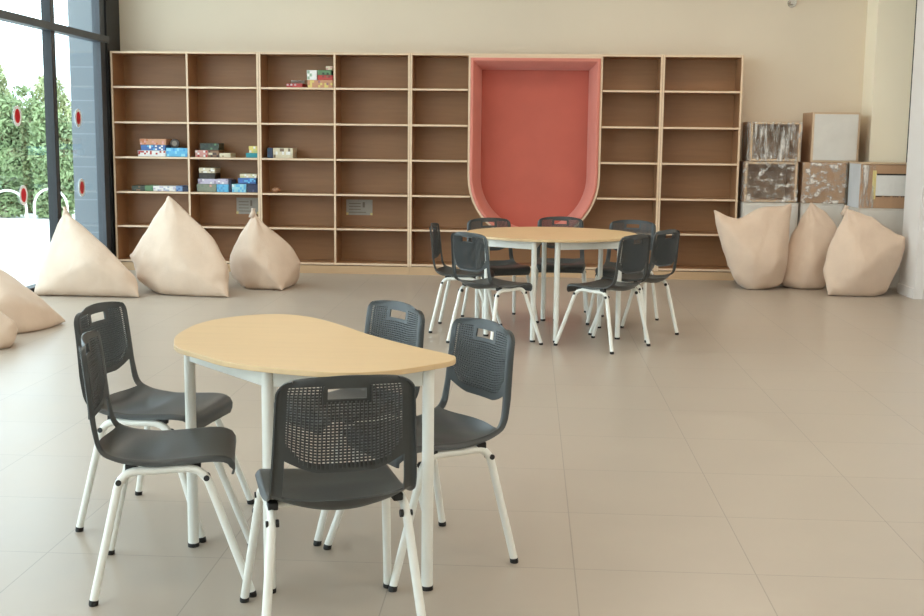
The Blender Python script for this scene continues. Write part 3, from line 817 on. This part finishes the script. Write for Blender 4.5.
def build_shell():
    # seat
    bm = bmesh.new(); rows = 26; g = []
    for j in range(rows+1):
        g.append([bm.verts.new(shell_pt(u, sA(u)*j/rows)) for u in US])
    for j in range(rows):
        for i in range(len(US)-1): bm.faces.new((g[j][i], g[j][i+1], g[j+1][i+1], g[j+1][i]))
    seat = bm
    # backrest with its two arms down to the seat
    bm = bmesh.new()
    cache = {}
    def V(i, key, s):
        k = (i, key)
        if k not in cache: cache[k] = bm.verts.new(shell_pt(US[i], s))
        return cache[k]
    R2 = 10
    def srow2(i, j): return sA(US[i]) + (sB(US[i])-sA(US[i]))*j/R2
    N = len(US)
    for j in range(R2):
        for i in range(N-1):
            m = (US[i]+US[i+1])/2
            if abs(m) < UA: continue
            bm.faces.new((V(i, j, srow2(i, j)), V(i+1, j, srow2(i+1, j)), V(i+1, j+1, srow2(i+1, j+1)), V(i, j+1, srow2(i, j+1))))
    # normalised rows of the panel: solid foot, slots, solid head
    nslot = 26
    fr = [0.0, 0.04, 0.075]
    top = 0.90
    for k in range(nslot):
        a = 0.075 + (top-0.075)*(k+0.58)/nslot; b = 0.075 + (top-0.075)*(k+1)/nslot
        fr += [a, b]
    slot_rows = {3+2*k-1: k for k in range(nslot)}       # band index -> slot number
    nb = len(fr)
    fr += [0.92, 0.94, 0.96, 0.975, 0.99, 1.0]
    def s3(i, j): return sB(US[i]) + (LT-sB(US[i]))*fr[j]
    for j in range(len(fr)-1):
        for i in range(N-1):
            m = (US[i]+US[i+1])/2; f0 = (fr[j]+fr[j+1])/2
            hole = False
            lim = 0.83 - 0.22*max(0, 1-(f0-0.075)/0.16)
            if j >= 2 and j < nb-1 and (j-2) % 2 == 1 and abs(m) < lim and not (abs(m) < 0.35 and f0 > 0.725 and f0 < 0.895): hole = True
            if abs(m) < 0.28 and 0.765 < f0 < 0.868: hole = True
            if hole: continue
            bm.faces.new((V(i, R2+j, s3(i, j)), V(i+1, R2+j, s3(i+1, j)), V(i+1, R2+j+1, s3(i+1, j+1)), V(i, R2+j+1, s3(i, j+1))))
    back = bm
    # fine vertical ribs behind the slots
    rb = bmesh.new()
    nr = 29
    for k in range(nr):
        u = -0.81 + 1.62*k/(nr-1); du = 0.0110
        f_lo = 0.05; f_hi = 0.91 if abs(u) > 0.33 else 0.74
        if abs(u) > 0.60: f_lo = 0.075 + 0.16*(abs(u)-0.60)/0.22 - 0.03
        prev = None
        for q in range(9):
            f0 = f_lo + (f_hi-f_lo)*q/8
            s = sB(u) + (LT-sB(u))*f0
            ring = [rb.verts.new(shell_pt(u-du, s, -0.0075)), rb.verts.new(shell_pt(u+du, s, -0.0075)), rb.verts.new(shell_pt(u+du, s, -0.0125)), rb.verts.new(shell_pt(u-du, s, -0.0125))]
            if prev:
                for a in range(4): rb.faces.new((prev[a], prev[(a+1)%4], ring[(a+1)%4], ring[a]))
            else: rb.faces.new(ring)
            prev = ring
        rb.faces.new(prev[::-1])
    return seat, back, rb

def make_chair(label, group):
    t = thing('school_chair', label, 'chair', (0, 0, 0), 0, group)
    seat, back, rb = build_shell()
    for nm, bm in (('seat', seat), ('backrest', back)):
        me = bpy.data.meshes.new(nm); bm.to_mesh(me); bm.free()
        me.materials.append(M['chair_plastic'])
        for p in me.polygons: p.use_smooth = True
        o = bpy.data.objects.new(nm, me); COL.objects.link(o); o.parent = t
        s = o.modifiers.new('solid', 'SOLIDIFY'); s.thickness = 0.0045; s.offset = 0
        e = o.modifiers.new('split', 'EDGE_SPLIT'); e.split_angle = math.radians(50)
        if nm == 'backrest': bo = o
    finish('rib_grid', rb, M['chair_plastic'], bo)
    r = 0.0130
    for sx in (-1, 1):
        RB, FB = (sx*0.186, -0.150, 0.405), (sx*0.186, 0.095, 0.408)
        RFt, FFt = (sx*0.226, -0.238, 0.010), (sx*0.226, 0.238, 0.010)
        m0 = (sx*0.186, -0.06, 0.405); m1 = (sx*0.186, 0.03, 0.408)
        for foot, B, m in ((RFt, RB, m0), (FFt, FB, m1)):
            bm = bmesh.new(); tube(bm, [foot] + bend(foot, B, m, 0.055) + [m], r, 14)
            leg = finish('leg', bm, M['white_steel'], t, True, 60)
            d = (Vector(B)-Vector(foot)).normalized()
            bm = bmesh.new(); p = Vector(foot); p.z = 0.0
            tube(bm, [tuple(p), tuple(p+Vector((0, 0, 0.004))), tuple(Vector(foot)+d*0.007)], [0.0135, 0.0145, 0.0140], 14)
            finish('foot_cap', bm, M['rubber'], leg, True, 50)
            bm = bmesh.new()   # black stacking bumper at the bend
            q = Vector(B) - d*0.030
            tube(bm, [(q.x-sx*0.010, q.y, q.z-0.002), (q.x-sx*0.019, q.y, q.z-0.002)], 0.011, 14); tube(bm, [(q.x+sx*0.010, q.y, q.z-0.002), (q.x+sx*0.0165, q.y, q.z-0.002)], 0.009, 14)
            finish('bumper', bm, M['rubber'], leg, True, 50)
        bm = bmesh.new(); tube(bm, [m0, m1], r*1.0, 14); finish('seat_rail', bm, M['white_steel'], t, True, 60)
        for y in (-0.12, 0.07):
            bm = bmesh.new(); box(bm, sx*0.176-0.020, sx*0.176+0.008, y-0.018, y+0.018, 0.404, 0.426); finish('seat_bracket', bm, M['rubber'], t, bevel=0.003)
    for y in (-0.085, 0.05):
        bm = bmesh.new(); tube(bm, [(-0.186, y, 0.405), (0.186, y, 0.405)], 0.009, 12); finish('crossbar', bm, M['white_steel'], t, True, 60)
    return t

GN, GF = 'chairs around the near table', 'chairs around the far round table'
CH = [  # x, y, forward direction, label
 (-1.122, 3.60, (0.972, 0.235), 'dark grey school chair nearest at the left of the near table, side view', GN),
 (-1.331, 4.171, (0.989, -0.149), 'dark grey school chair behind the nearest left one, light handle slot showing', GN),
 (-0.69, 4.24, (-0.75, -0.66), 'dark grey school chair behind the near table, only its upper back showing', GN),
 (-0.352, 3.84, (-0.80, -0.60), 'dark grey school chair at the right tip of the near table', GN),
 (-0.558, 3.245, (-0.34, 0.94), 'dark grey school chair in front of the near table, seen from behind', GN),
 (-0.460, 8.82, (0.997, -0.08), 'dark grey school chair at the far left of the round table, edge-on', GF),
 (-0.225, 8.19, (0.722, 0.692), 'dark grey school chair front left of the round table, back to us', GF),
 (-0.22, 9.33, (0.40, -0.917), 'dark grey school chair behind the round table on the left', GF),
 (0.27, 9.60, (0.0, -1.0), 'dark grey school chair behind the middle of the round table, below the nook', GF),
 (0.770, 9.31, (-0.30, -0.954), 'dark grey school chair behind the round table on the right', GF),
 (0.805, 8.713, (-0.81, 0.58), 'dark grey school chair rightmost at the round table', GF),
 (0.539, 8.21, (-0.784, 0.621), 'dark grey school chair front right of the round table, white legs foremost', GF),
]
proto = None
for x, y, f, lab, grp in CH:
    if grp == GF: x, y = x*0.99, y*0.99
    if proto is None: o = proto = make_chair(lab, grp)
    else: o = copy_tree(proto)
    o['label'] = lab; o['group'] = grp
    o.location = (x, y, 0); o.rotation_euler = (0, 0, math.atan2(-f[0], f[1]))

# ------------------------------------------------------------------ tables
TH = 0.735
def smooth_outline(P, n=8):
    out = []; N = len(P)
    for i in range(N):
        p0, p1, p2, p3 = P[i-1], P[i], P[(i+1)%N], P[(i+2)%N]
        for k in range(n):
            t = k/n
            out.append(tuple(0.5*((2*p1[a]) + (-p0[a]+p2[a])*t + (2*p0[a]-5*p1[a]+4*p2[a]-p3[a])*t*t + (-p0[a]+3*p1[a]-3*p2[a]+p3[a])*t**3) for a in (0, 1)))
    return out
def inset(P, d):
    N = len(P); out = []
    area = sum(P[i][0]*P[(i+1)%N][1]-P[(i+1)%N][0]*P[i][1] for i in range(N))
    sg = 1 if area > 0 else -1
    for i in range(N):
        a, b = Vector(P[i-2]), Vector(P[(i+2)%N]); t = (b-a).normalized()
        out.append((P[i][0]-sg*t.y*d, P[i][1]+sg*t.x*d))
    return out
def make_table(label, outline, legs, loc, rotz=0, group=None, rails=True):
    t = thing('table', label, 'table', loc, rotz, group)
    bm = bmesh.new()
    f1, f2 = prism(bm, outline, TH-0.017, TH, 1); f2.material_index = 0; f1.material_index = 1
    finish('tabletop', bm, [M['table_top'], M['table_edge']], t, bevel=0.002, segs=2)
    n = len(legs)
    for (x, y) in legs:
        bm = bmesh.new(); tube(bm, [(x, y, 0.012), (x, y, TH-0.0175)], 0.0185, 20)
        lg = finish('leg', bm, M['white_steel'], t, True, 50)
        bm = bmesh.new(); tube(bm, [(x, y, 0), (x, y, 0.014)], 0.0198, 20); finish('foot_cap', bm, M['rubber'], lg, True, 50)
    if rails:
        for i in range(n):
            a, b = Vector(legs[i]), Vector(legs[(i+1)%n])
            d = (b-a).normalized(); w = Vector((-d.y, d.x))*0.010
            a2, b2 = a+d*0.018, b-d*0.018
            bm = bmesh.new(); prism(bm, [tuple(a2+w), tuple(a2-w), tuple(b2-w), tuple(b2+w)], TH-0.075, TH-0.0175)
            finish('apron_rail', bm, M['white_steel'], t, bevel=0.002, segs=1)
    return t
# near table: comma-shaped half, tail to the right
cx, cy = -0.66, 3.92
PO = [(-1.190,3.835),(-1.14,3.70),(-1.040,3.595),(-0.92,3.475),(-0.785,3.405),(-0.65,3.360),(-0.515,3.345),(-0.385,3.405),(-0.270,3.515),(-0.228,3.575),(-0.222,3.635),(-0.250,3.685),(-0.395,3.840),(-0.550,4.030),(-0.665,4.205),(-0.770,4.345),(-0.865,4.435),(-0.97,4.470),(-1.08,4.425),(-1.170,4.315),(-1.210,4.19),(-1.218,4.06),(-1.212,3.94)]
PO = smooth_outline([(x-cx, y-cy) for x, y in PO], 5)
make_table('near comma-shaped table with a maple top and white tube legs', PO, [(-1.147-cx, 3.866-cy), (-0.79-cx, 3.475-cy), (-0.30-cx, 3.54-cy), (-0.98-cx, 4.39-cy)], (cx, cy, 0), 0, 'comma-shaped tables')
# far pair: two comma halves pushed together into a disc
R = 0.642
def half(side):
    P = []
    n = 34
    for k in range(n+1):                                   # outer arc
        a = -PI/2 + PI*k/n
        P.append((side*R*math.cos(a), R*math.sin(a)))
    for k in range(1, 20):                                 # S-shaped joint back down
        y = R - 2*R*k/20
        P.append((0.09*math.sin(PI*y/R), y))
    P = [(x+side*0.0015, y) for x, y in P]
    return P
fx, fy, fr_ = 0.175, 8.80, 0.0
make_table('left half of the far round table, maple top on white legs', half(-1), [(-0.13, -0.575), (-0.47, -0.36), (-0.56, 0.19), (-0.045, 0.44)], (fx, fy, 0), fr_, 'comma-shaped tables')
make_table('right half of the far round table, maple top on white legs', half(1), [(0.035, -0.575), (0.485, -0.38), (0.38, 0.12), (0.055, 0.44)], (fx, fy, 0), fr_, 'comma-shaped tables')

# ------------------------------------------------------------------ camera
f, p, yaw, roll, H = 1167.8378, math.radians(8.13604), math.radians(-3.20466), math.radians(0.635383), 1.41234
fw = Vector((math.sin(yaw)*math.cos(p), math.cos(yaw)*math.cos(p), -math.sin(p)))
rt = Vector((math.cos(yaw), -math.sin(yaw), 0)); dn = fw.cross(rt)
c, s = math.cos(roll), math.sin(roll)
r2 = rt*c - dn*s; d2 = rt*s + dn*c
cam = bpy.data.cameras.new('camera'); co = bpy.data.objects.new('camera', cam); COL.objects.link(co)
m = Matrix(((r2.x, -d2.x, -fw.x, 0), (r2.y, -d2.y, -fw.y, 0), (r2.z, -d2.z, -fw.z, H), (0, 0, 0, 1)))
co.matrix_world = m
cam.sensor_width = 36; cam.sensor_fit = 'HORIZONTAL'; cam.lens = f/924*36
cam.clip_start = 0.05; cam.clip_end = 200
SC.camera = co

# ------------------------------------------------------------------ light
w = bpy.data.worlds.new('world'); SC.world = w; w.use_nodes = True
bg = w.node_tree.nodes['Background']; bg.inputs['Color'].default_value = (0.79, 0.905, 1.0, 1); bg.inputs['Strength'].default_value = 5.3
def area(name, loc, sx, sy, power, col, rot=(0, 0, 0)):
    l = bpy.data.lights.new(name, 'AREA'); l.shape = 'RECTANGLE'; l.size = sx; l.size_y = sy; l.energy = power; l.color = col
    o = bpy.data.objects.new(name, l); COL.objects.link(o); o.location = loc; o.rotation_euler = rot; return o
WARM = (1.0, 0.87, 0.72)
for y in (-0.8, 2.0, 4.8, 7.6, 10.2):
    for x in (-1.9, 1.9):
        area('ceiling_fill', (x, y, ZC-0.03), 1.2, 0.6, 17 if x < 0 else 31, WARM)  # unseen warm fill lights, added under the ceiling to brighten the room
SC.view_settings.view_transform = 'Standard'; SC.view_settings.look = 'None'
SC.view_settings.gamma = 1.0; SC.view_settings.use_curve_mapping = False; SC.view_settings.exposure = -0.13
SC.cycles.max_bounces = 10; SC.cycles.diffuse_bounces = 5; SC.cycles.transparent_max_bounces = 12
SC.cycles.use_denoising = True; SC.cycles.sample_clamp_indirect = 6.0
